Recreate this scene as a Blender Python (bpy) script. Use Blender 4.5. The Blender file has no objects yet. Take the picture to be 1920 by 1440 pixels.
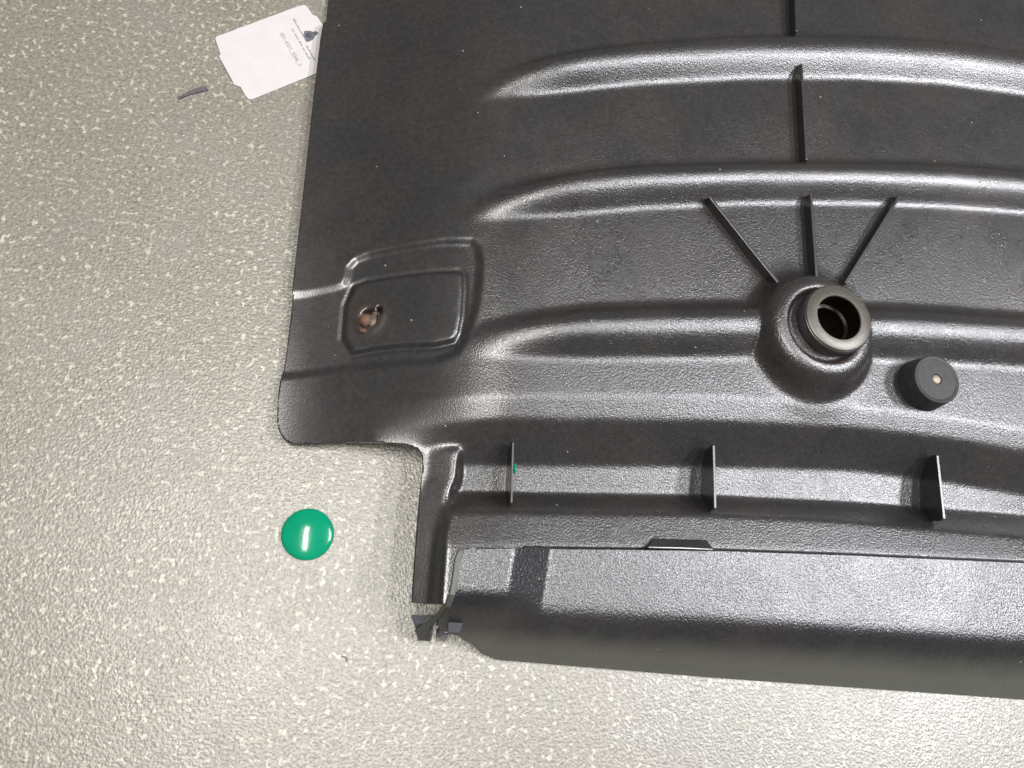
import bpy, math, random
import numpy as np
from mathutils import Matrix, Vector
random.seed(4)
S = bpy.context.scene
C = S.collection

# ------------------------------------------------------------------ camera
F, CX, CY = 1386.0, 960.0, 720.0            # focal length and centre in photo pixels (1920 x 1440)
H = 0.48
def unit(v): v = np.array(v, float); return v/np.linalg.norm(v)
DN = unit((700-CX, -(1150-CY), -F))          # straight down, seen in camera axes
YV = np.array((1150-CX, 0, -F), float)
YV[1] = -(YV[0]*DN[0] + YV[2]*DN[2])/DN[1]
Yc = unit(YV); Zc = -DN; Xc = np.cross(Yc, Zc)
M3 = np.array([Xc, Yc, Zc])                  # world-from-camera rotation
cam = bpy.data.cameras.new('camera'); co = bpy.data.objects.new('camera', cam); C.objects.link(co)
mw = Matrix([list(M3[0])+[0], list(M3[1])+[0], list(M3[2])+[H], [0, 0, 0, 1]])
co.matrix_world = mw
cam.sensor_width = 36; cam.lens = 36*F/1920; cam.clip_start = 0.01; cam.clip_end = 50
S.camera = co

# ------------------------------------------------------------------ room light and lamps
wd = bpy.data.worlds.new('World'); S.world = wd; wd.use_nodes = True
bg = wd.node_tree.nodes['Background']
bg.inputs[0].default_value = (0.93, 0.97, 1.0, 1); bg.inputs[1].default_value = 0.14
def tube(name, x, y, z, lx, ly, power, col=(1, .97, .93)):
    l = bpy.data.lights.new(name, 'AREA'); l.shape = 'RECTANGLE'; l.size = lx; l.size_y = ly
    l.energy = power; l.color = col
    o = bpy.data.objects.new(name, l); C.objects.link(o); o.location = (x, y, z)
    return o
tube('ceiling_tube_lamp', -0.31, 0.0, 2.3, 0.12, 1.15, 44)
tube('ceiling_tube_lamp', 1.15, 0.26, 2.3, 0.25, .9, 32, (.96, .96, 1))
tube('ceiling_tube_lamp', 2.20, 0.24, 2.3, 0.30, .9, 88, (.95, .95, 1))
S.view_settings.view_transform = 'Standard'; S.view_settings.look = 'None'
S.view_settings.exposure = 0.33; S.view_settings.gamma = 1

# ------------------------------------------------------------------ helpers
def W(u, v, z=0.0):
    """photo pixel -> point of the plane at height z (metres)"""
    u = np.asarray(u, float); v = np.asarray(v, float); z = np.asarray(z, float)
    d = np.stack([u-CX, -(v-CY), np.full(np.shape(u), -F)], -1) @ M3.T
    t = (H - z)/(-d[..., 2])
    return d[..., 0]*t, d[..., 1]*t
def P(u, v, z=0.0):
    x, y = W(u, v, z); return Vector((float(x), float(y), float(z)))
def tag(o, label=None, cat=None, group=None, kind=None):
    for k, w in (('label', label), ('category', cat), ('group', group), ('kind', kind)):
        if w: o[k] = w
    return o
def link(name, me, mat=None, parent=None, smooth=False):
    o = bpy.data.objects.new(name, me); C.objects.link(o)
    if mat: me.materials.append(mat)
    if parent: o.parent = parent
    if smooth: me.polygons.foreach_set('use_smooth', [True]*len(me.polygons))
    return o
def mesh(name, vs, fs, mat=None, parent=None, smooth=False):
    me = bpy.data.meshes.new(name); me.from_pydata([tuple(v) for v in vs], [], fs); me.update()
    return link(name, me, mat, parent, smooth)
def bevel(o, w, seg=2):
    m = o.modifiers.new('bevel', 'BEVEL'); m.width = w; m.segments = seg; m.limit_method = 'ANGLE'; m.angle_limit = math.radians(35)
    return o
def lathe(name, prof, centre, mat, parent=None, n=72, smooth=True, wob=0):
    vs, fs = [], []
    for r, z in prof:
        for k in range(n):
            a = 2*math.pi*k/n; rr = r*(1+wob*math.sin(3*a+z*900)) 
            vs.append((centre[0]+rr*math.cos(a), centre[1]+rr*math.sin(a), centre[2]+z))
    for i in range(len(prof)-1):
        for k in range(n):
            k2 = (k+1) % n
            fs.append((i*n+k, i*n+k2, (i+1)*n+k2, (i+1)*n+k))
    if prof[-1][0] < 1e-3: pass
    return mesh(name, vs, fs, mat, parent, smooth)
def prism(name, poly, z0, z1, mat, parent=None, top=None):
    n = len(poly); top = top or poly
    vs = [(x, y, z0) for x, y in poly] + [(x, y, z1) for x, y in top]
    fs = [tuple(range(n-1, -1, -1)), tuple(range(n, 2*n))] + [(i, (i+1) % n, n+(i+1) % n, n+i) for i in range(n)]
    return mesh(name, vs, fs, mat, parent)
def blur(a, s, axis=None):
    if a.ndim == 1: axis = 0
    k = int(max(1, math.ceil(3*s))); w = np.exp(-.5*(np.arange(-k, k+1)/s)**2); w /= w.sum()
    for ax in ((0, 1) if axis is None else (axis,)):
        p = np.pad(a, [(k, k) if i == ax else (0, 0) for i in range(a.ndim)], mode='edge')
        a = sum(w[j]*np.take(p, range(j, j+a.shape[ax]), axis=ax) for j in range(2*k+1))
    return a
def ss(t): t = np.clip(t, 0, 1); return t*t*(3-2*t)

# ------------------------------------------------------------------ materials
def mat(name):
    m = bpy.data.materials.new(name); m.use_nodes = True
    nt = m.node_tree; return m, nt, nt.nodes['Principled BSDF']
def N(nt, t, **kw):
    n = nt.nodes.new(t)
    for k, w in kw.items():
        if k in n.inputs: n.inputs[k].default_value = w
        else: setattr(n, k, w)
    return n
def ramp(nt, src, stops):
    r = nt.nodes.new('ShaderNodeValToRGB'); nt.links.new(src, r.inputs[0])
    e = r.color_ramp.elements
    while len(e) < len(stops): e.new(.5)
    for el, (p, c) in zip(e, stops):
        el.position = p; el.color = (c, c, c, 1) if isinstance(c, (int, float)) else tuple(c)+(1,)
    return r.outputs[0]
def mixc(nt, f, a, b, mode='MIX'):
    m = nt.nodes.new('ShaderNodeMix'); m.data_type = 'RGBA'; m.blend_type = mode
    for s, w in ((m.inputs[0], f), (m.inputs[6], a), (m.inputs[7], b)):
        if hasattr(w, 'links') or hasattr(w, 'is_output'): nt.links.new(w, s)
        elif isinstance(w, (int, float)): s.default_value = w
        else: s.default_value = tuple(w)+(1,)
    return m.outputs[2]
def math_(nt, op, a, b=0.0):
    m = nt.nodes.new('ShaderNodeMath'); m.operation = op
    for s, w in ((m.inputs[0], a), (m.inputs[1], b)):
        if isinstance(w, (int, float)): s.default_value = w
        else: nt.links.new(w, s)
    return m.outputs[0]
def noise(nt, co_, scale, detail=2, rough=.5, dist=0):
    n = N(nt, 'ShaderNodeTexNoise', Scale=scale, Detail=detail, Roughness=rough, Distortion=dist)
    nt.links.new(co_, n.inputs['Vector']); return n.outputs[0]

def plastic(name, col=(.019, .018, .0172), rough=.28, grain=.9, gscale=900, spots=True, stain=False, floor_sheen=False):
    m, nt, b = mat(name)
    tc = nt.nodes.new('ShaderNodeTexCoord').outputs['Object']
    mot = noise(nt, tc, 14, 4, .6, .4)
    oil = ramp(nt, mot, [(.42, 0), (.66, 1)])
    c = mixc(nt, oil, col, (col[0]*1.25+.003, col[1]*1.15+.001, col[2]*1.1+.001))
    fine = ramp(nt, noise(nt, tc, 300, 3, .7), [(.35, 0.75), (.75, 1.35)])
    c = mixc(nt, 1.0, c, fine, 'MULTIPLY')
    if spots:
        v = N(nt, 'ShaderNodeTexVoronoi', Scale=150.0); nt.links.new(tc, v.inputs['Vector'])
        near = math_(nt, 'LESS_THAN', v.outputs['Distance'], .085)
        sep = nt.nodes.new('ShaderNodeSeparateColor'); nt.links.new(v.outputs['Color'], sep.inputs[0])
        pick = math_(nt, 'GREATER_THAN', sep.outputs[0], .94)
        sp = math_(nt, 'MULTIPLY', near, pick)
        c = mixc(nt, math_(nt, 'MULTIPLY', sp, .75), c, (.36, .34, .31))
    if floor_sheen:  # floor reflection painted into the colour, lighter grey-green towards the bottom
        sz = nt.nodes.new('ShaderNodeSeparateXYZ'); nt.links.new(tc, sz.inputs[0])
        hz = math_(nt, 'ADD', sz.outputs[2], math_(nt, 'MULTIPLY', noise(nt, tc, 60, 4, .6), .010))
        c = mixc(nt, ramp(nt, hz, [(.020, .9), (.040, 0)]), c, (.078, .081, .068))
    if stain:
        vd = nt.nodes.new('ShaderNodeVectorMath'); vd.operation = 'DISTANCE'; nt.links.new(tc, vd.inputs[0]); vd.inputs[1].default_value = tuple(P(690, 606, .012))
        dn = math_(nt, 'ADD', vd.outputs['Value'], math_(nt, 'MULTIPLY', noise(nt, tc, 130, 4, .65), .022))
        c = mixc(nt, ramp(nt, dn, [(.014, .9), (.030, 0)]), c, (.038, .024, .017))
    nt.links.new(c, b.inputs['Base Color'])
    r = ramp(nt, noise(nt, tc, 30, 5, .65, .8), [(.3, rough-.03), (.75, rough+.05)])
    nt.links.new(r, b.inputs['Roughness'])
    b.inputs['Specular IOR Level'].default_value = .85
    g = noise(nt, tc, gscale, 2, .55, .3)
    amp = ramp(nt, noise(nt, tc, 22, 3, .6), [(.3, .75), (.6, 1.0)])
    sx = nt.nodes.new('ShaderNodeSeparateXYZ'); nt.links.new(tc, sx.inputs[0])
    mr = N(nt, 'ShaderNodeMapRange'); nt.links.new(sx.outputs[0], mr.inputs[0])
    for i_, w_ in ((1, .02), (2, .10), (3, .22), (4, 1.0)): mr.inputs[i_].default_value = w_
    if grain > .6 and gscale > 800:
        amp = math_(nt, 'MULTIPLY', amp, mr.outputs[0])
        my = N(nt, 'ShaderNodeMapRange'); nt.links.new(sx.outputs[1], my.inputs[0])
        for i_, w_ in ((1, float(W(1400, 440, .045)[1])), (2, float(W(1400, 330, .045)[1])), (3, 1.0), (4, .8)): my.inputs[i_].default_value = w_
        amp = math_(nt, 'MULTIPLY', amp, my.outputs[0])
    bp = N(nt, 'ShaderNodeBump', Distance=.0004)
    nt.links.new(math_(nt, 'MULTIPLY', g, amp), bp.inputs['Height']); bp.inputs['Strength'].default_value = grain
    # long-wave unevenness of the moulding and fine scuffs
    mp = N(nt, 'ShaderNodeMapping'); mp.inputs['Scale'].default_value = (60, 420, 60); mp.inputs['Rotation'].default_value = (0, 0, .5)
    nt.links.new(tc, mp.inputs['Vector'])
    sc = noise(nt, mp.outputs[0], 1, 4, .7)
    b2 = N(nt, 'ShaderNodeBump', Distance=.0004, Strength=.10)
    nt.links.new(sc, b2.inputs['Height']); nt.links.new(bp.outputs[0], b2.inputs['Normal'])
    nt.links.new(b2.outputs[0], b.inputs['Normal'])
    return m
M_tray = plastic('grained_black_plastic', stain=True)
M_defl = plastic('grained_black_plastic_deflector', (.012, .012, .0135), .31, 1.0, 780, floor_sheen=True)
M_rib = plastic('smooth_black_plastic', (.016, .016, .016), .34, .12, 900, spots=False)
M_peg = plastic('scuffed_black_plastic', (.026, .027, .027), .55, .25, 900)
M_peg.node_tree.nodes['Principled BSDF'].inputs['Specular IOR Level'].default_value = .3

def simple(name, col, rough=.5, metal=0, bump=0, bscale=400, vary=.0):
    m, nt, b = mat(name)
    tc = nt.nodes.new('ShaderNodeTexCoord').outputs['Object']
    n = noise(nt, tc, bscale*.4, 4, .6)
    c = mixc(nt, ramp(nt, n, [(.3, 0), (.7, 1)]), [x*(1-vary) for x in col], [min(1, x*(1+vary)) for x in col])
    nt.links.new(c, b.inputs['Base Color']); b.inputs['Roughness'].default_value = rough; b.inputs['Metallic'].default_value = metal
    if bump:
        bp = N(nt, 'ShaderNodeBump', Distance=.0003, Strength=bump); nt.links.new(noise(nt, tc, bscale, 3, .6), bp.inputs['Height'])
        nt.links.new(bp.outputs[0], b.inputs['Normal'])
    return m
M_ring = simple('worn_grey_metal', (.085, .078, .064), .34, .3, .35, 1500, .22)
M_bore = simple('oily_dark_metal', (.016, .010, .007), .3, .5, .6, 500, .6)
M_pin = simple('dull_steel', (.27, .23, .18), .5, .3, .6, 1200, .3)
M_rust = simple('rusty_brass', (.10, .045, .027), .65, .15, 1, 700, .4)
M_rust2 = simple('tarnished_brass', (.10, .075, .05), .55, .35, .5, 700, .3)
M_green = simple('glossy_green_plastic', (.0, .20, .10), .13, 0, .12, 260, .06)
M_tag = simple('white_card', (.47, .445, .44), .55, 0, .15, 300, .03)
M_ink = simple('grey_print', (.20, .19, .195), .6)
M_cord = simple('dark_grey_rubber', (.09, .09, .11), .6, 0, .3, 500, .3)
M_sliver = simple('dark_purple_grey_plastic', (.09, .07, .08), .6, 0, .4, 900, .3)
M_arm = simple('floor_lit_black_plastic', (.055, .057, .050), .42, 0, .2, 700, .2)  # black plastic lightened to grey-green, the floor's reflection put into its colour
M_clip = simple('shiny_black_plastic', (.05, .05, .056), .16, 0, .05, 200, .2)

def floor_mat():
    m, nt, b = mat('speckled_vinyl')
    tc = nt.nodes.new('ShaderNodeTexCoord').outputs['Object']
    base = ramp(nt, noise(nt, tc, 9, 4, .6, .3), [(.3, (.172, .160, .122)), (.7, (.205, .188, .155))])
    gr = ramp(nt, noise(nt, tc, 420, 3, .6), [(.3, .62), (.7, 1.28)])
    c = mixc(nt, 1.0, base, gr, 'MULTIPLY')
    fl = ramp(nt, noise(nt, tc, 262, 1.6, .5, .0), [(.59, 0), (.665, 1)])
    c = mixc(nt, math_(nt, 'MULTIPLY', math_(nt, 'MULTIPLY', fl, .9), ramp(nt, noise(nt, tc, 16, 4, .65), [(.30, .35), (.6, 1)])), c, (.42, .395, .31))
    dk = ramp(nt, noise(nt, tc, 330, 1.5, .5, .5), [(.29, 1), (.36, 0)])
    c = mixc(nt, math_(nt, 'MULTIPLY', dk, .6), c, (.09, .085, .07))
    st = ramp(nt, noise(nt, tc, 9, 7, .66, 1.5), [(.52, 0), (.66, 1)])
    c = mixc(nt, math_(nt, 'MULTIPLY', st, .42), c, (.17, .15, .14))
    nt.links.new(c, b.inputs['Base Color'])
    r = ramp(nt, noise(nt, tc, 20, 5, .7, .5), [(.3, .34), (.75, .46)])
    nt.links.new(r, b.inputs['Roughness'])
    bp = N(nt, 'ShaderNodeBump', Distance=.0006, Strength=.8)
    nt.links.new(noise(nt, tc, 560, 2, .5, .2), bp.inputs['Height'])
    nt.links.new(bp.outputs[0], b.inputs['Normal'])
    b.inputs['Specular IOR Level'].default_value = .95
    return m
M_floor = floor_mat()

# ------------------------------------------------------------------ floor
g = 1.6
fl = mesh('floor', [(-g, -g, 0), (g+.4, -g, 0), (g+.4, g+.6, 0), (-g, g+.6, 0)], [(0, 1, 2, 3)], M_floor)
tag(fl, kind='structure')

# ------------------------------------------------------------------ tray height field
Z0, ZL, ZV, ZP = .045, .0075, .020, .038
CELL = .0009
def curve(pts, z, xs, sm=10):
    """contour through photo pixels lying at height z: y as a function of x"""
    u, v = zip(*pts); zz = z if np.ndim(z) else np.full(len(u), z)
    x, y = W(u, v, zz); i = np.argsort(x)
    f = np.interp(xs, x[i], y[i])
    lo, hi = xs < x.min(), xs > x.max()
    f[hi] = y[i][-1] + (xs[hi]-x.max())*(y[i][-1]-y[i][-2])/(x[i][-1]-x[i][-2])
    return blur(f, sm) if sm else f
def world_poly(pts):
    return [tuple(float(c) for c in W(u, v, z)) for u, v, z in pts]
def sdf(X, Y, poly):
    d = np.full(X.shape, 1e9); ins = np.zeros(X.shape, bool); bx = np.zeros(X.shape); by = np.zeros(X.shape)
    n = len(poly)
    for i in range(n):
        (x0, y0), (x1, y1) = poly[i], poly[(i+1) % n]
        ex, ey = x1-x0, y1-y0; L = ex*ex+ey*ey+1e-18
        t = np.clip(((X-x0)*ex+(Y-y0)*ey)/L, 0, 1); qx = x0+t*ex; qy = y0+t*ey
        dd = (X-qx)**2+(Y-qy)**2; k = dd < d
        d = np.where(k, dd, d); bx = np.where(k, qx, bx); by = np.where(k, qy, by)
        c = ((y0 > Y) != (y1 > Y)) & (X < ex*(Y-y0)/(ey if abs(ey) > 1e-12 else 1e-12)+x0)
        ins ^= c
    d = np.sqrt(d); return np.where(ins, -d, d), bx, by
def round_poly(poly, it=2):
    for _ in range(it):
        q = []
        for i in range(len(poly)):
            a, b = poly[i], poly[(i+1) % len(poly)]
            q += [tuple(.75*p+.25*r for p, r in zip(a, b)), tuple(.25*p+.75*r for p, r in zip(a, b))]
        poly = q
    return poly
def sheet(name, X, Y, Z, poly, material, parent, thick=.003):
    """the part of a height field inside an outline, its border snapped to the outline, with a rim"""
    sd, bx, by = sdf(X, Y, poly)
    ny, nx = X.shape; idx = np.arange(ny*nx).reshape(ny, nx)
    inside = sd < 0
    q = np.stack([idx[:-1, :-1], idx[:-1, 1:], idx[1:, 1:], idx[1:, :-1]], -1).reshape(-1, 4)
    fi = inside.ravel()
    cnt = fi[q].sum(1); q = q[cnt >= 2]
    out = (~fi); X = X.ravel().copy(); Y = Y.ravel().copy(); Zf = Z.ravel().copy()
    X[out] = bx.ravel()[out]; Y[out] = by.ravel()[out]
    near = fi & (sd.ravel() > -CELL*.35); X[near] = bx.ravel()[near]; Y[near] = by.ravel()[near]
    used = np.unique(q); remap = -np.ones(ny*nx, int); remap[used] = np.arange(len(used)); q = remap[q]
    V = np.stack([X[used], Y[used], Zf[used]], 1)
    e = np.concatenate([q[:, [i, (i+1) % 4]] for i in range(4)])
    key = e[:, 0]*len(used)+e[:, 1]; rkey = e[:, 1]*len(used)+e[:, 0]
    bnd = e[~np.isin(key, rkey)]
    bv = np.unique(bnd); m2 = -np.ones(len(used), int); m2[bv] = len(V)+np.arange(len(bv))
    low = V[bv].copy(); low[:, 2] -= thick
    V = np.vstack([V, low])
    rim = np.stack([bnd[:, 1], bnd[:, 0], m2[bnd[:, 0]], m2[bnd[:, 1]]], 1)
    q = np.vstack([q, rim])
    me = bpy.data.meshes.new(name)
    me.vertices.add(len(V)); me.vertices.foreach_set('co', V.ravel())
    me.loops.add(len(q)*4); me.loops.foreach_set('vertex_index', q.ravel().astype(np.int32))
    me.polygons.add(len(q)); me.polygons.foreach_set('loop_start', (np.arange(len(q))*4).astype(np.int32))
    try: me.polygons.foreach_set('loop_total', np.full(len(q), 4, np.int32))
    except Exception: pass
    me.update(calc_edges=True); me.validate()
    return link(name, me, material, parent, smooth=True)

xs = np.arange(-.16, .56, CELL); ys = np.arange(-150, 640)*CELL
X, Y = np.meshgrid(xs, ys)
# the rows of the mesh follow the joint between plate and deflector
SE = curve([(850, 1029), (960, 1027), (1340, 1031), (1600, 1040), (1920, 1054), (2200, 1068)], ZP+.0022, xs, 6)+.0009
J0 = 150
Y[J0-1] = -.0002
Y = Y+SE[None, :]
cv = lambda pts, z, sm=10: curve(pts, z, xs, sm)[None, :]

# left flange sinks away from the middle of the tray
xl = np.interp(Y, *[np.array(a) for a in zip(*sorted(zip(*[list(t) for t in (W([545, 560, 604], [700, 430, 45], ZL)[1], W([545, 560, 604], [700, 430, 45], ZL)[0])])))])
wid = np.maximum(1e-3, .085+0*Y)
base = ZL + (Z0-ZL)*ss((X-xl+.006)/.15)

# long drop to the channel along the front, then up to the front plate
A0 = [(780, 742), (960, 742), (1340, 742), (1600, 762), (1770, 782), (1920, 806), (2100, 840)]
A1 = [(780, 790), (960, 786), (1340, 790), (1600, 802), (1770, 822), (1920, 846), (2100, 880)]
B0 = [(780, 868), (960, 872), (1340, 874), (1600, 882), (1770, 903), (1920, 928), (2100, 965)]
C0 = [(780, 924), (960, 926), (1340, 932), (1600, 944), (1770, 957), (1920, 968), (2100, 985)]
D0 = [(780, 956), (960, 956), (1340, 962), (1600, 975), (1770, 992), (1920, 1004), (2100, 1025)]
a0, a1, b0, c0, d0 = cv(A0, Z0), cv(A1, Z0-.004), cv(B0, ZV), cv(C0, ZV), cv(D0, ZP)
top = base
def seg(y, y_hi, z_hi, y_lo, z_lo): return z_lo+(z_hi-z_lo)*np.clip((y-y_lo)/(y_hi-y_lo), 0, 1)
VB = np.minimum(ZV+.002, base)
Zt = np.where(Y > a1, base-.004*ss((base-.02)/.02)*np.clip((a0-Y)/(a0-a1), 0, 1),
     np.where(Y > b0, seg(Y, a1, base-.004*ss((base-.02)/.02), b0, VB),
     np.where(Y > c0, seg(Y, b0, VB, c0, ZV-.001), np.where(Y > d0, seg(Y, c0, ZV-.001, d0, ZP-.0035), seg(Y, d0, ZP-.0035, SE[None, :]+.001, ZP)))))
# the front left corner of the flange keeps its height down to its edge
xk = float(W(800, 850, ZL)[0])
k = 0*X
Z = Zt*(1-k)+np.where(Y > W(700, 850, ZL)[1], base, Zt)*k
# smooth strip along the left end of the channel and front plate
us_ = W(832, 1000, ZP)
xstrip = np.interp(Y, [float(W(818, 1130, ZP)[1]), float(W(826, 1000, ZP)[1]), float(W(836, 935, ZP)[1]), float(W(856, 900, ZV)[1])],
                   [float(W(818, 1130, ZP)[0]), float(W(828, 1000, ZP)[0]), float(W(846, 935, ZP)[0]), float(W(858, 900, ZV)[0])])
kk = ss((xstrip-X)/.004+.5)*(Y < float(W(800, 835, .03)[1]))*ss((X-float(W(768, 840, .03)[0]))/.004+.5)
kk = np.where(Y < float(W(790, 880, .03)[1]), ss((xstrip-X)/.004+.5), kk)
strip = np.clip(.031-(xstrip-X)*.3, .025, .031)
Z = Z*(1-kk)+np.where(Y > c0, np.maximum(Z, strip), strip)*kk

# raised beads
def bead(Z, top, bot, h, z=Z0):
    t1, b1 = curve(top, z, xs, 6), curve(bot, z, xs, 6)
    w = np.maximum(t1-b1, 1e-4)[None, :]
    t = (Y-b1[None, :])/w
    s = np.interp(t, [0, .07, .24, .38, .50, .63, .78, .94, 1], [0, .05, .50, .83, .96, 1, .82, .12, 0])*((t > 0) & (t < 1))
    x0 = float(W(*top[0], z)[0])
    amp = h*np.clip(w/.034, 0, 1)**.8*ss((xs[None, :]-x0)/.09+.04)
    return Z+amp*s*(xs[None, :] > x0)
R1T = [(868, 186), (900, 150), (950, 126), (1000, 110), (1100, 92), (1200, 80), (1400, 66), (1600, 66), (1760, 75), (1920, 98), (2100, 135)]
R1B = [(868, 192), (900, 190), (950, 187), (1000, 183), (1100, 172), (1200, 162), (1400, 152), (1600, 152), (1760, 161), (1920, 182), (2100, 220)]
R2T = [(855, 405), (900, 366), (950, 348), (1000, 335), (1100, 318), (1200, 308), (1400, 302), (1600, 302), (1760, 305), (1920, 318), (2100, 345)]
R2B = [(855, 416), (900, 416), (950, 414), (1000, 410), (1100, 403), (1200, 394), (1400, 385), (1600, 385), (1760, 391), (1920, 403), (2100, 430)]
R3T = [(855, 640), (880, 612), (900, 604), (1000, 585), (1100, 573), (1250, 567), (1400, 565), (1700, 572), (1920, 588), (2100, 612)]
R3B = [(855, 662), (900, 670), (950, 674), (1100, 677), (1400, 676), (1640, 680), (1780, 686), (1920, 694), (2100, 712)]
# one more bead lies just past the top edge of the picture
R0T = [(880, -90), (1000, -145), (1200, -175), (1400, -185), (1600, -185), (1920, -150), (2100, -110)]
R0B = [(880, -80), (1000, -80), (1200, -95), (1400, -100), (1600, -100), (1920, -75), (2100, -35)]
for t_, b_, h_ in ((R0T, R0B, .009), (R1T, R1B, .012), (R2T, R2B, .012), (R3T, R3B, .012)):
    Z = bead(Z, t_, b_, h_)

# recessed band from the left edge to the fixing pad, the pad itself, and the corner fold
band = round_poly(world_poly([(440, 556, ZL), (560, 553, ZL), (628, 544, ZL), (650, 534, ZL+.003), (654, 492, ZL+.006), (705, 474, ZL+.01),
        (880, 446, Z0-.004), (902, 470, Z0-.004), (896, 560, Z0-.004), (878, 620, Z0-.004), (850, 672, Z0-.006), (720, 690, ZL+.008), (640, 696, ZL), (560, 704, ZL), (440, 712, ZL)]), 1)
sb = sdf(X, Y, band)[0]
padp = round_poly(world_poly([(652, 548, ZL), (700, 532, ZL+.004), (860, 508, Z0-.008), (870, 520, Z0-.008), (864, 618, Z0-.008), (848, 646, Z0-.008), (720, 660, ZL+.004), (642, 672, ZL)]), 1)
sp = sdf(X, Y, padp)[0]
Z = blur(Z, 1.9)
wb = .0052
Z = Z - (.0014+.0012*ss((X-float(W(600, 560, .02)[0]))/.03))*ss(-sb/wb+.45)
Z = Z + .0026*ss(-sp/.0022+.3)-.0010*np.exp(-((sp-.0012)/.0012)**2)
fold = world_poly([(604, 40, ZL), (640, 30, ZL), (705, 0, ZL+.006), (800, -60, ZL+.01), (900, -300, ZL+.01), (300, -300, ZL), (400, 90, ZL)])
sf = sdf(X, Y, fold)[0]
Z = Z - .004*ss(-sf/.004+.4)

Z = blur(Z, .9)
# dome with a socket
DC = W(1514, 630, Z0); R_ = np.hypot(X-DC[0], Y-DC[1])
pr = [0, .0243, .0252, .0262, .0282, .0310, .0338, .0366, .0393, .0418, .0442, .0470, .0495, .06]
pz = [.0165, .0165, .0190, .0214, .0221, .0217, .0206, .0184, .0143, .0088, .0044, .0014, -.0005, -.004]
rs = np.arange(0, .06, .0002); pf = blur(np.interp(rs, pr, pz), 2.5)
dome = np.interp(R_, rs, pf)
za, zb_ = Z-Z0, dome
Zs = .5*(za+zb_+np.sqrt((za-zb_)**2+.0022**2))-.0003
Z = np.where(R_ < .025, Z0+dome, np.where(R_ < .062, Z0+Zs*ss((.062-R_)/.01)+za*(1-ss((.062-R_)/.01)), Z))
RC = W(1574, 595, Z0+.028); Z = np.where(np.hypot(X-RC[0], Y-RC[1]) < .0165, Z0-.022, Z)
# hole for the rusty fastener
HC = P(692, 601, ZL+.005); HX, HY = HC.x, HC.y
dh = np.hypot((X-HX)/1.0, (Y-HY)/1.15)
def zat(x, y):
    i = int(np.abs(xs-x).argmin()); return float(Z[int(np.abs(Y[:, i]-y).argmin()), i])
HZ = zat(HX, HY)
Z = Z + .0006*np.exp(-((dh-.008)/.003)**2) - .005*ss((.0052-dh)/.0012)
H2 = W(712, 584, HZ); d2 = np.hypot(X-H2[0]+.2*(Y-H2[1]), (Y-H2[1])*.65)
Z = Z - .014*ss((.0019-d2)/.0008)
Z = np.maximum(Z, .0012)

outline = round_poly(world_poly([(640, -420, ZL), (628, -120, ZL), (614, 0, ZL), (611, 38, ZL), (604, 46, ZL), (590, 160, ZL), (575, 300, ZL), (562, 420, ZL), (547, 548, ZL), (550, 562, ZL-.004),
        (541, 640, ZL-.004), (534, 694, ZL-.004), (526, 708, ZL), (521, 745, ZL), (519, 790, ZL), (524, 812, ZL), (536, 828, ZL), (556, 834, ZL), (650, 833, ZL), (735, 841, ZL), (775, 848, ZL), (788, 860, ZL), (790, 880, ZL),
        (786, 930, .026), (780, 1000, .026), (775, 1070, .026), (771, 1129, .026), (771, 1130, .026), (816, 1133, .030), (845, 1134, .03), (930, 1136, .036), (1400, 1130, .036), (2140, 1160, .036), (2220, 1160, .036), (2500, 300, Z0), (2400, -420, Z0)]), 1)

tray = bpy.data.objects.new('undertray', None); C.objects.link(tray)
tag(tray, 'large black plastic engine undertray lying on the speckled floor', 'undertray')
# the lapped joint: the plate steps down right behind the deflector's edge
ZPn = Z.copy(); ZPn[J0-30:J0, xs > float(W(980, 1030, ZP)[0])] -= .005
sheet('panel', X, Y, ZPn, outline, M_tray, tray)
# ------------------------------------------------------------------ front deflector, a second sheet lapped on the plate
DT = ZP+.0022
E = [(850, 1029), (960, 1027), (1340, 1031), (1600, 1040), (1920, 1054), (2200, 1068)]
F0 = [(850, 1142), (1030, 1150), (1340, 1166), (1600, 1184), (1920, 1204), (2200, 1225)]
G0 = [(850, 1190), (1030, 1196), (1340, 1212), (1600, 1226), (1920, 1246), (2200, 1266)]
H0 = [(850, 1229), (930, 1236), (1340, 1270), (1920, 1311), (2200, 1330)]
e0, f0, g0, h0 = cv(E, DT, 4), cv(F0, DT-.001, 6), cv(G0, DT-.010, 6), cv(H0, .001, 4)
Zr = np.where(Y > f0, seg(Y, e0, DT, f0, DT-.001), np.where(Y > g0, seg(Y, f0, DT-.001, g0, DT-.010), seg(Y, g0, DT-.010, h0, .001)))
Zr = blur(Zr, 4, axis=0)
LT = DT+.016
f1, g1 = cv([(850, 1112), (1000, 1118), (2200, 1130)], LT, 0), cv([(850, 1140), (1000, 1146), (2200, 1150)], LT-.006, 0)
Zl = np.where(Y > f1, LT, np.where(Y > g1, seg(Y, f1, LT, g1, LT-.006), seg(Y, g1, LT-.006, h0, .001)))
Zl = blur(Zl, 3, axis=0)
xb = np.interp(Y, [float(W(930, 1240, .01)[1]), float(W(960, 1150, LT)[1]), float(W(972, 1027, LT)[1])],
               [float(W(918, 1240, .01)[0]), float(W(944, 1150, LT)[0]), float(W(965, 1027, LT)[0])])
xc = np.interp(Y, [float(W(1000, 1240, .01)[1]), float(W(1018, 1180, DT)[1]), float(W(1032, 1027, DT)[1])],
               [float(W(960, 1240, .01)[0]), float(W(1012, 1180, DT-.003)[0]), float(W(1033, 1027, DT)[0])])
kb = np.clip((xc-X)/(xc-xb), 0, 1)
ZD = Zr*(1-kb)+Zl*kb
ZD = blur(ZD, 1.3)
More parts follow.
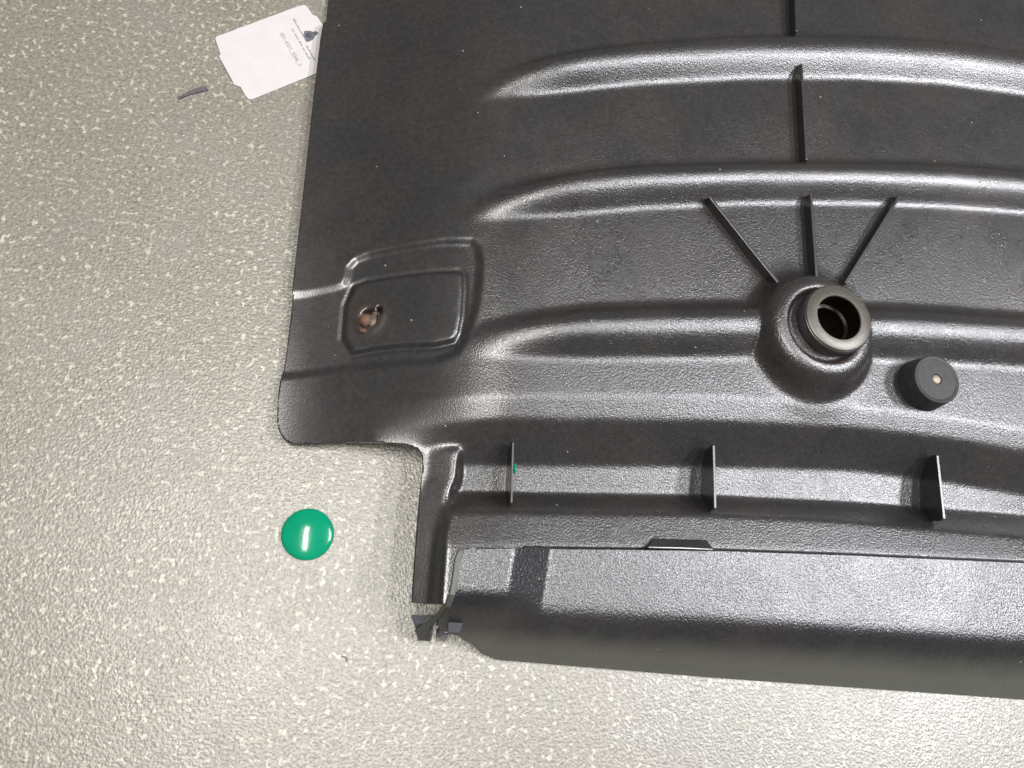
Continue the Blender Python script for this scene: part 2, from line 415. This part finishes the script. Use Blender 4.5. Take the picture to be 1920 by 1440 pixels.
# left border of the deflector rolls down
zb = lambda u, v, z: (u, v, z)
d_out = world_poly([(866, 1030, LT), (860, 1040, LT), (855, 1080, LT), (850, 1110, LT-.001), (842, 1135, LT-.004), (830, 1153, LT-.008), (822, 1163, .036),
        (822, 1172, .034), (838, 1186, .030), (862, 1194, .020), (872, 1200, .018), (884, 1206, .014), (905, 1226, .004), (930, 1236.5, .001), (1340, 1270.5, .001), (1920, 1311.5, .001), (2200, 1331, .001),
        (2200, 1068, DT), (1920, 1054, DT), (1600, 1040, DT), (1340, 1031, DT), (1034, 1027, DT), (1000, 1024, DT), (975, 1027, LT), (880, 1027, LT)])
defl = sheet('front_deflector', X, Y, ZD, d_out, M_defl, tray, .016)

# raised slot lip at the seam
lp = lambda pts, z: [tuple(float(c) for c in W(u, v, z)) for u, v in pts]
def P4(u, v, z): return tuple(P(u, v, z))
q = [P4(1211, 1029, ZP-.002), P4(1342, 1033, ZP-.002), P4(1326, 1012, ZP-.002), P4(1222, 1009, ZP-.002),
     P4(1214, 1027, ZP+.0058), P4(1339, 1031, ZP+.0058), P4(1323, 1013, ZP+.0006), P4(1225, 1010, ZP+.0006)]
lip = mesh('slot_lip', q, [(3, 2, 1, 0), (4, 5, 6, 7), (0, 1, 5, 4), (1, 2, 6, 5), (2, 3, 7, 6), (3, 0, 4, 7)], M_rib, tray); bevel(lip, .0006, 3)
q = [P4(1212, 1029, ZP+.0035), P4(1341, 1033, ZP+.0035), P4(1337, 1029.5, ZP+.0050), P4(1217, 1026, ZP+.0050)]
strip_bar_pts = [(1216, 1026, ZP+.0066), (1280, 1027.5, ZP+.0066), (1337, 1030, ZP+.0064)]
# clip prongs at the left end of the deflector
def prong(pts_lo, z_lo, pts_hi, z_hi, m=M_clip):
    o = prism('clip_prong', lp(pts_lo, z_lo), z_lo, z_hi, m, defl, top=lp(pts_hi, z_hi)); bevel(o, .0006, 2); return o
prong([(786, 1174), (812, 1174), (807, 1203), (783, 1202)], .006, [(769, 1152), (823, 1153), (806, 1172), (778, 1170)], .022)
prong([(818, 1180), (842, 1172), (834, 1204), (816, 1202)], .008, [(826, 1172), (842, 1160), (840, 1188), (820, 1196)], .024)
prong([(838, 1190), (860, 1190), (858, 1186), (840, 1186)], .020, [(841, 1158), (871, 1162), (862, 1187), (839, 1186)], .036)
def strip_bar(name, pts, w, t, m, parent):
    """a flat curved bar through (u, v, z) stations, w wide"""
    c = [P(*p) for p in pts]; vs = []; fs = []
    for i, p in enumerate(c):
        d = (c[min(i+1, len(c)-1)]-c[max(i-1, 0)]); d.z = 0; d.normalize(); n = Vector((-d.y, d.x, 0))*w/2
        vs += [p+n, p-n, p-n-Vector((0, 0, t)), p+n-Vector((0, 0, t))]
    for i in range(len(c)-1):
        for k in range(4): fs.append((4*i+k, 4*i+(k+1) % 4, 4*i+4+(k+1) % 4, 4*i+4+k))
    fs += [(3, 2, 1, 0), tuple(4*len(c)-4+k for k in range(4))]
    return mesh(name, vs, fs, m, parent)
eb = strip_bar('clip_arm', [(866, 1031, LT+.0005), (858, 1050, LT+.0005), (853, 1090, LT+.0005), (848, 1115, LT), (840, 1135, LT-.004), (822, 1155, .034), (800, 1172, .026), (786, 1182, .020), (781, 1187, .016)], .0034, .006, M_arm, defl)
bevel(eb, .0005, 2)
bevel(strip_bar('lip_bead', strip_bar_pts, .0011, .0020, M_clip, lip), .0003, 2)

# ------------------------------------------------------------------ stiffening ribs and gussets
def plate(name, p1, p2, ztop, thick, zlow, cham1=0, cham2=0, m=M_rib):
    """upright plate whose top edge runs between two photo points at height ztop"""
    a = P(p1[0], p1[1], ztop); b = P(p2[0], p2[1], ztop)
    d = (b-a); L = d.length; d.normalize(); n = Vector((-d.y, d.x, 0))*thick/2
    prof = [(0, ztop), (L, ztop), (L+cham2*.25, ztop-.002), (L+cham2, zlow), (-cham1, zlow), (-cham1*.25, ztop-.002)]
    vs = []
    for s in (1, -1):
        for t, z in prof:
            q = a+d*t+n*s; vs.append((q.x, q.y, z))
    k = len(prof)
    fs = [tuple(range(k)), tuple(range(2*k-1, k-1, -1))]+[(i, k+i, k+(i+1) % k, (i+1) % k) for i in range(k)]
    o = mesh(name, vs, fs, m, tray); bevel(o, .00035, 2); return o
RZ = Z0+.0086
plate('stiffening_rib', (1487, -190), (1494, 58), RZ, .0021, Z0-.003, 0, .001)
plate('stiffening_rib', (1503, 120), (1513, 299), RZ, .0021, Z0-.003, .003, .001)
plate('stiffening_rib', (1331, 368), (1462, 532), RZ, .0021, Z0-.003, .002, .001)
plate('stiffening_rib', (1521, 364), (1532, 522), RZ, .0021, Z0-.003, .003, .001)
plate('stiffening_rib', (1688, 366), (1586, 530), RZ, .0021, Z0-.003, .003, .001)
ga, gb = (ZP+.002), ZV-.004
def gusset(p1, p2, th):
    a = P(p1[0], p1[1], ga); b = P(p2[0], p2[1], ga); d = (b-a); L = d.length; d.normalize(); n = Vector((-d.y, d.x, 0))*th/2
    prof = [(0, ga), (L, ga), (L+.001, ga-.004), (L-.002, gb), (.004, gb), (-.001, ga-.003)]
    vs = [(a.x+d.x*t+n.x*s, a.y+d.y*t+n.y*s, z) for s in (1, -1) for t, z in prof]; k = 6
    fs = [tuple(range(k)), tuple(range(2*k-1, k-1, -1))]+[(i, k+i, k+(i+1) % k, (i+1) % k) for i in range(k)]
    o = mesh('gusset', vs, fs, M_rib, tray); bevel(o, .0003, 2); return o
gusset((962, 829), (959, 943), .0013)
gusset((1338.5, 835), (1341.5, 953), .0017)
gusset((1758, 854), (1771, 973), .0020)

# ------------------------------------------------------------------ metal collar in the dome
cc = (float(RC[0]), float(RC[1]), Z0+.0018)
col = lathe('collar', [(.0154, .0255), (.0158, .0262), (.0224, .0262), (.0231, .0257), (.0233, .0248)], cc, M_ring, tray, 96, True)
seat = lathe('collar_seat', [(.0225, .0246), (.0236, .0246), (.0240, .0240), (.0241, .008)], cc, M_rib, col, 96, True)
bore = lathe('bore', [(.0154, .0256), (.0152, .012), (.0130, .0115), (.0128, -.020)], cc, M_bore, col, 96, True)
for o in (col, bore):
    m = o.modifiers.new('edge', 'EDGE_SPLIT'); m.split_angle = math.radians(40)
# ------------------------------------------------------------------ round peg with a pin
PC = P(1757, 711, Z0+.015)
def fullcap(prof): return prof
peg = lathe('peg', [(.0192, -.019), (.0186, -.0145), (.0170, -.0007), (.0167, -.0001), (.0161, .0002), (.0150, .0001), (.0142, -.0003), (.0038, -.0003), (.0036, -.0016), (.0, -.0016)], PC, M_peg, tray, 80)
lathe('pin', [(.0032, -.003), (.0032, -.0002), (.0027, .0003), (.0010, .0005), (0, .0005)], (PC.x, PC.y, PC.z-.0003), M_pin, peg, 28)

m = peg.modifiers.new('edge', 'EDGE_SPLIT'); m.split_angle = math.radians(24)
# ------------------------------------------------------------------ rusty fastener in the pad
def blob(name, c, r, m, parent, seed=1, n=18):
    rnd = random.Random(seed); vs, fs = [], []
    ph = [rnd.uniform(0, 6) for _ in range(6)]
    for i in range(n//2+1):
        th = math.pi*i/(n//2)
        for k in range(n):
            a = 2*math.pi*k/n
            w = 1+.07*math.sin(2*a+ph[0])+.05*math.sin(3*a+ph[1]+th*2)+.04*math.sin(5*a+ph[2])
            vs.append((c[0]+r[0]*w*math.sin(th)*math.cos(a), c[1]+r[1]*w*math.sin(th)*math.sin(a), c[2]+r[2]*math.cos(th)))
    for i in range(n//2):
        for k in range(n): fs.append((i*n+k, (i+1)*n+k, (i+1)*n+(k+1) % n, i*n+(k+1) % n))
    return mesh(name, vs, fs, m, parent, True)
f1_ = P(685, 600, HZ)
fast = blob('fastener', f1_, (.0040, .0050, .0026), M_rust, tray, 3)
tag(fast, 'rusty brown fastener')
a_ = P(699, 602, HZ); blob('fastener_half', a_, (.0034, .0052, .0022), M_rust2, fast, 7)
a_ = P(705, 589, HZ); blob('fastener_lug', a_, (.0026, .0020, .0018), M_rust2, fast, 9)
a_ = P(680, 620, HZ); blob('fastener_lug', a_, (.0026, .0018, .0018), M_rust, fast, 12)

# ------------------------------------------------------------------ green disc
GC = P(577, 1002, .0)
gp = [(.0150, 0), (.0157, .0006), (.0158, .0014), (.0153, .0020), (.0149, .0021)]
Rr = .036
gp += [(r, .0024+(math.sqrt(Rr**2-r**2)-math.sqrt(Rr**2-.0146**2))*.62) for r in [.0146, .0135, .012, .010, .008, .006, .004, .002, 0]]
gd = lathe('green_disc', gp, GC, M_green, None, 96)
tag(gd, 'glossy domed green plastic disc lying on the floor left of the tray', 'disc')
ch = P(968, 876, ZV+.008)
gf = blob('green_fragment', (ch.x, ch.y, zat(ch.x+.002, ch.y)+.002), (.0011, .0034, .0018), M_green, None, 5)
tag(gf, 'tiny green plastic fragment lodged against the left gusset of the tray', 'fragment')

# ------------------------------------------------------------------ white tag
TZ = .0009
to = [(404, 74), (407, 70), (560, 13), (570, 11), (575, 13), (586, 29), (594, 32), (606, 49), (622, 84), (636, 120), (600, 136), (472, 188), (466, 187), (461, 181), (452, 165), (440, 160), (411, 107), (414, 103)]
TP = [tuple(float(c) for c in W(u, v, 0)) for u, v in to]
hole = [(570, 61), (572, 59), (582, 59.5), (586, 61), (592, 60), (597, 62), (596, 66), (591, 69), (587, 76), (580, 79.5), (575, 80), (570, 72), (569, 66)]
import bmesh
def holed(name, outer, inner, z0, z1, m):
    bm = bmesh.new()
    def loop(pts, z):
        vv = [bm.verts.new((x, y, z)) for x, y in pts]
        return vv, [bm.edges.new((vv[i], vv[(i+1) % len(vv)])) for i in range(len(vv))]
    ov, oe = loop(outer, z1); iv, ie = loop(inner, z1)
    bmesh.ops.triangle_fill(bm, use_beauty=True, use_dissolve=False, edges=oe+ie, normal=(0, 0, 1))
    for vv in (ov, iv):
        lo = [bm.verts.new((p.co.x, p.co.y, z0)) for p in vv]; n = len(vv)
        for i in range(n): bm.faces.new((vv[i], vv[(i+1) % n], lo[(i+1) % n], lo[i]))
    bmesh.ops.recalc_face_normals(bm, faces=bm.faces)
    me = bpy.data.meshes.new(name); bm.to_mesh(me); bm.free(); return link(name, me, m)
hp = [tuple(float(c) for c in W(u, v, 0)) for u, v in hole]
tg = holed('paper_tag', TP, hp, .0003, TZ, M_tag)
tag(tg, 'white paper tag with faint grey print, half under the upper left tray edge', 'tag')
# dark backing of the eyelet seen through the torn hole
ey = prism('eyelet_backing', [(x+(x-hp[0][0]-.004)*.25, y+(y-hp[0][1]+.004)*.25) for x, y in hp], .0001, .0004, M_cord, tg)
kn = P(579, 65, .0012); blob('cord_knot', kn, (.0016, .0013, .0007), M_rib, tg, 2)
# print: the readable line and the faint small lines
ang = math.atan2(*(np.array(W(540, 118, 0))-np.array(W(526, 62, 0)))[::-1])
def text(s, u, v, size, name='printed_code'):
    c = bpy.data.curves.new(name, 'FONT'); c.body = s; c.size = size; c.align_x = 'LEFT'; c.align_y = 'CENTER'; c.extrude = .00002
    c.space_character = 1.05
    o = bpy.data.objects.new(name, c); C.objects.link(o)
    dg = bpy.context.evaluated_depsgraph_get(); me = bpy.data.meshes.new_from_object(o.evaluated_get(dg))
    bpy.data.objects.remove(o)
    o = link(name, me, M_ink, tg); p = P(u, v, TZ+.0001); o.location = p
    o.rotation_euler = (0, 0, tang(u, v)); return o
def tang(u, v):
    a = P(u, v); b = P(u+16, v+27); d = b-a; return math.atan2(d.y, d.x)
text('001-4321_S046_5', 527, 62, .0042)
def faint(u0, v0, u1, v1, name='faint_print'):
    a, b = P(u0, v0), P(u1, v1); d = b-a; L = d.length; d.normalize(); n = Vector((-d.y, d.x, 0))
    vs, fs, t = [], [], 0
    rnd = random.Random(int(u0*7))
    while t < L-.001:
        w = rnd.uniform(.0006, .0012); hgt = rnd.choice([.0009, .0011, .0016])
        if rnd.random() < .15: t += .001; continue
        k = len(vs); p = a+d*t; q = a+d*min(L, t+w)
        for r, s in ((p, -.0009), (q, -.0009), (q, -.0009+hgt), (p, -.0009+hgt)):
            r = r+n*s; vs.append((r.x, r.y, TZ+.00012))
        fs.append((k, k+1, k+2, k+3)); t += w+.0004
    return mesh(name, vs, fs, M_ink, tg)
faint(551, 37, 578, 83); faint(549, 56, 581, 112); faint(576, 88, 592, 116)

# ------------------------------------------------------------------ shaving on the floor
vs, fs = [], []
a, b = P(335, 186), P(389, 168); d = b-a; L = d.length; d.normalize(); n = Vector((-d.y, d.x, 0)); K = 15
for i in range(K+1):
    t = i/K; w = .0008+.0013*t*(1-.25*(t > .9)); tooth = .0017*(i % 2)*(.4+.6*t)
    c = a+d*(L*t)+n*(.0012*math.sin(3*t))
    for s, z in ((-w, .0001), (w+tooth, .0001), (w*.8+tooth, .0012), (-w*.8, .0012)):
        q = c+n*s; vs.append((q.x, q.y, z))
for i in range(K):
    for k in range(4): fs.append((4*i+k, 4*i+(k+1) % 4, 4*i+4+(k+1) % 4, 4*i+4+k))
fs += [(3, 2, 1, 0), (4*K, 4*K+1, 4*K+2, 4*K+3)]
sh = mesh('plastic_shaving', vs, fs, M_sliver)
tag(sh, 'dark jagged sliver of plastic on the floor left of the paper tag', 'shaving')

# ------------------------------------------------------------------ fibre on the floor
pts = [P(640, 1232, .0004), P(645, 1231, .0009), P(649, 1234, .0012), P(651, 1240, .0006)]
vs, fs = [], []
for i, p in enumerate(pts):
    for k in range(6): vs.append((p.x+.00025*math.cos(k*1.047), p.y+.00025*math.sin(k*1.047), p.z+.0001*math.sin(k*2)))
for i in range(len(pts)-1):
    for k in range(6): fs.append((6*i+k, 6*i+(k+1) % 6, 6*i+6+(k+1) % 6, 6*i+6+k))
hr = mesh('fibre', vs, fs, M_rib)
tag(hr, 'tiny curled dark fibre on the floor below the green disc', 'fibre')
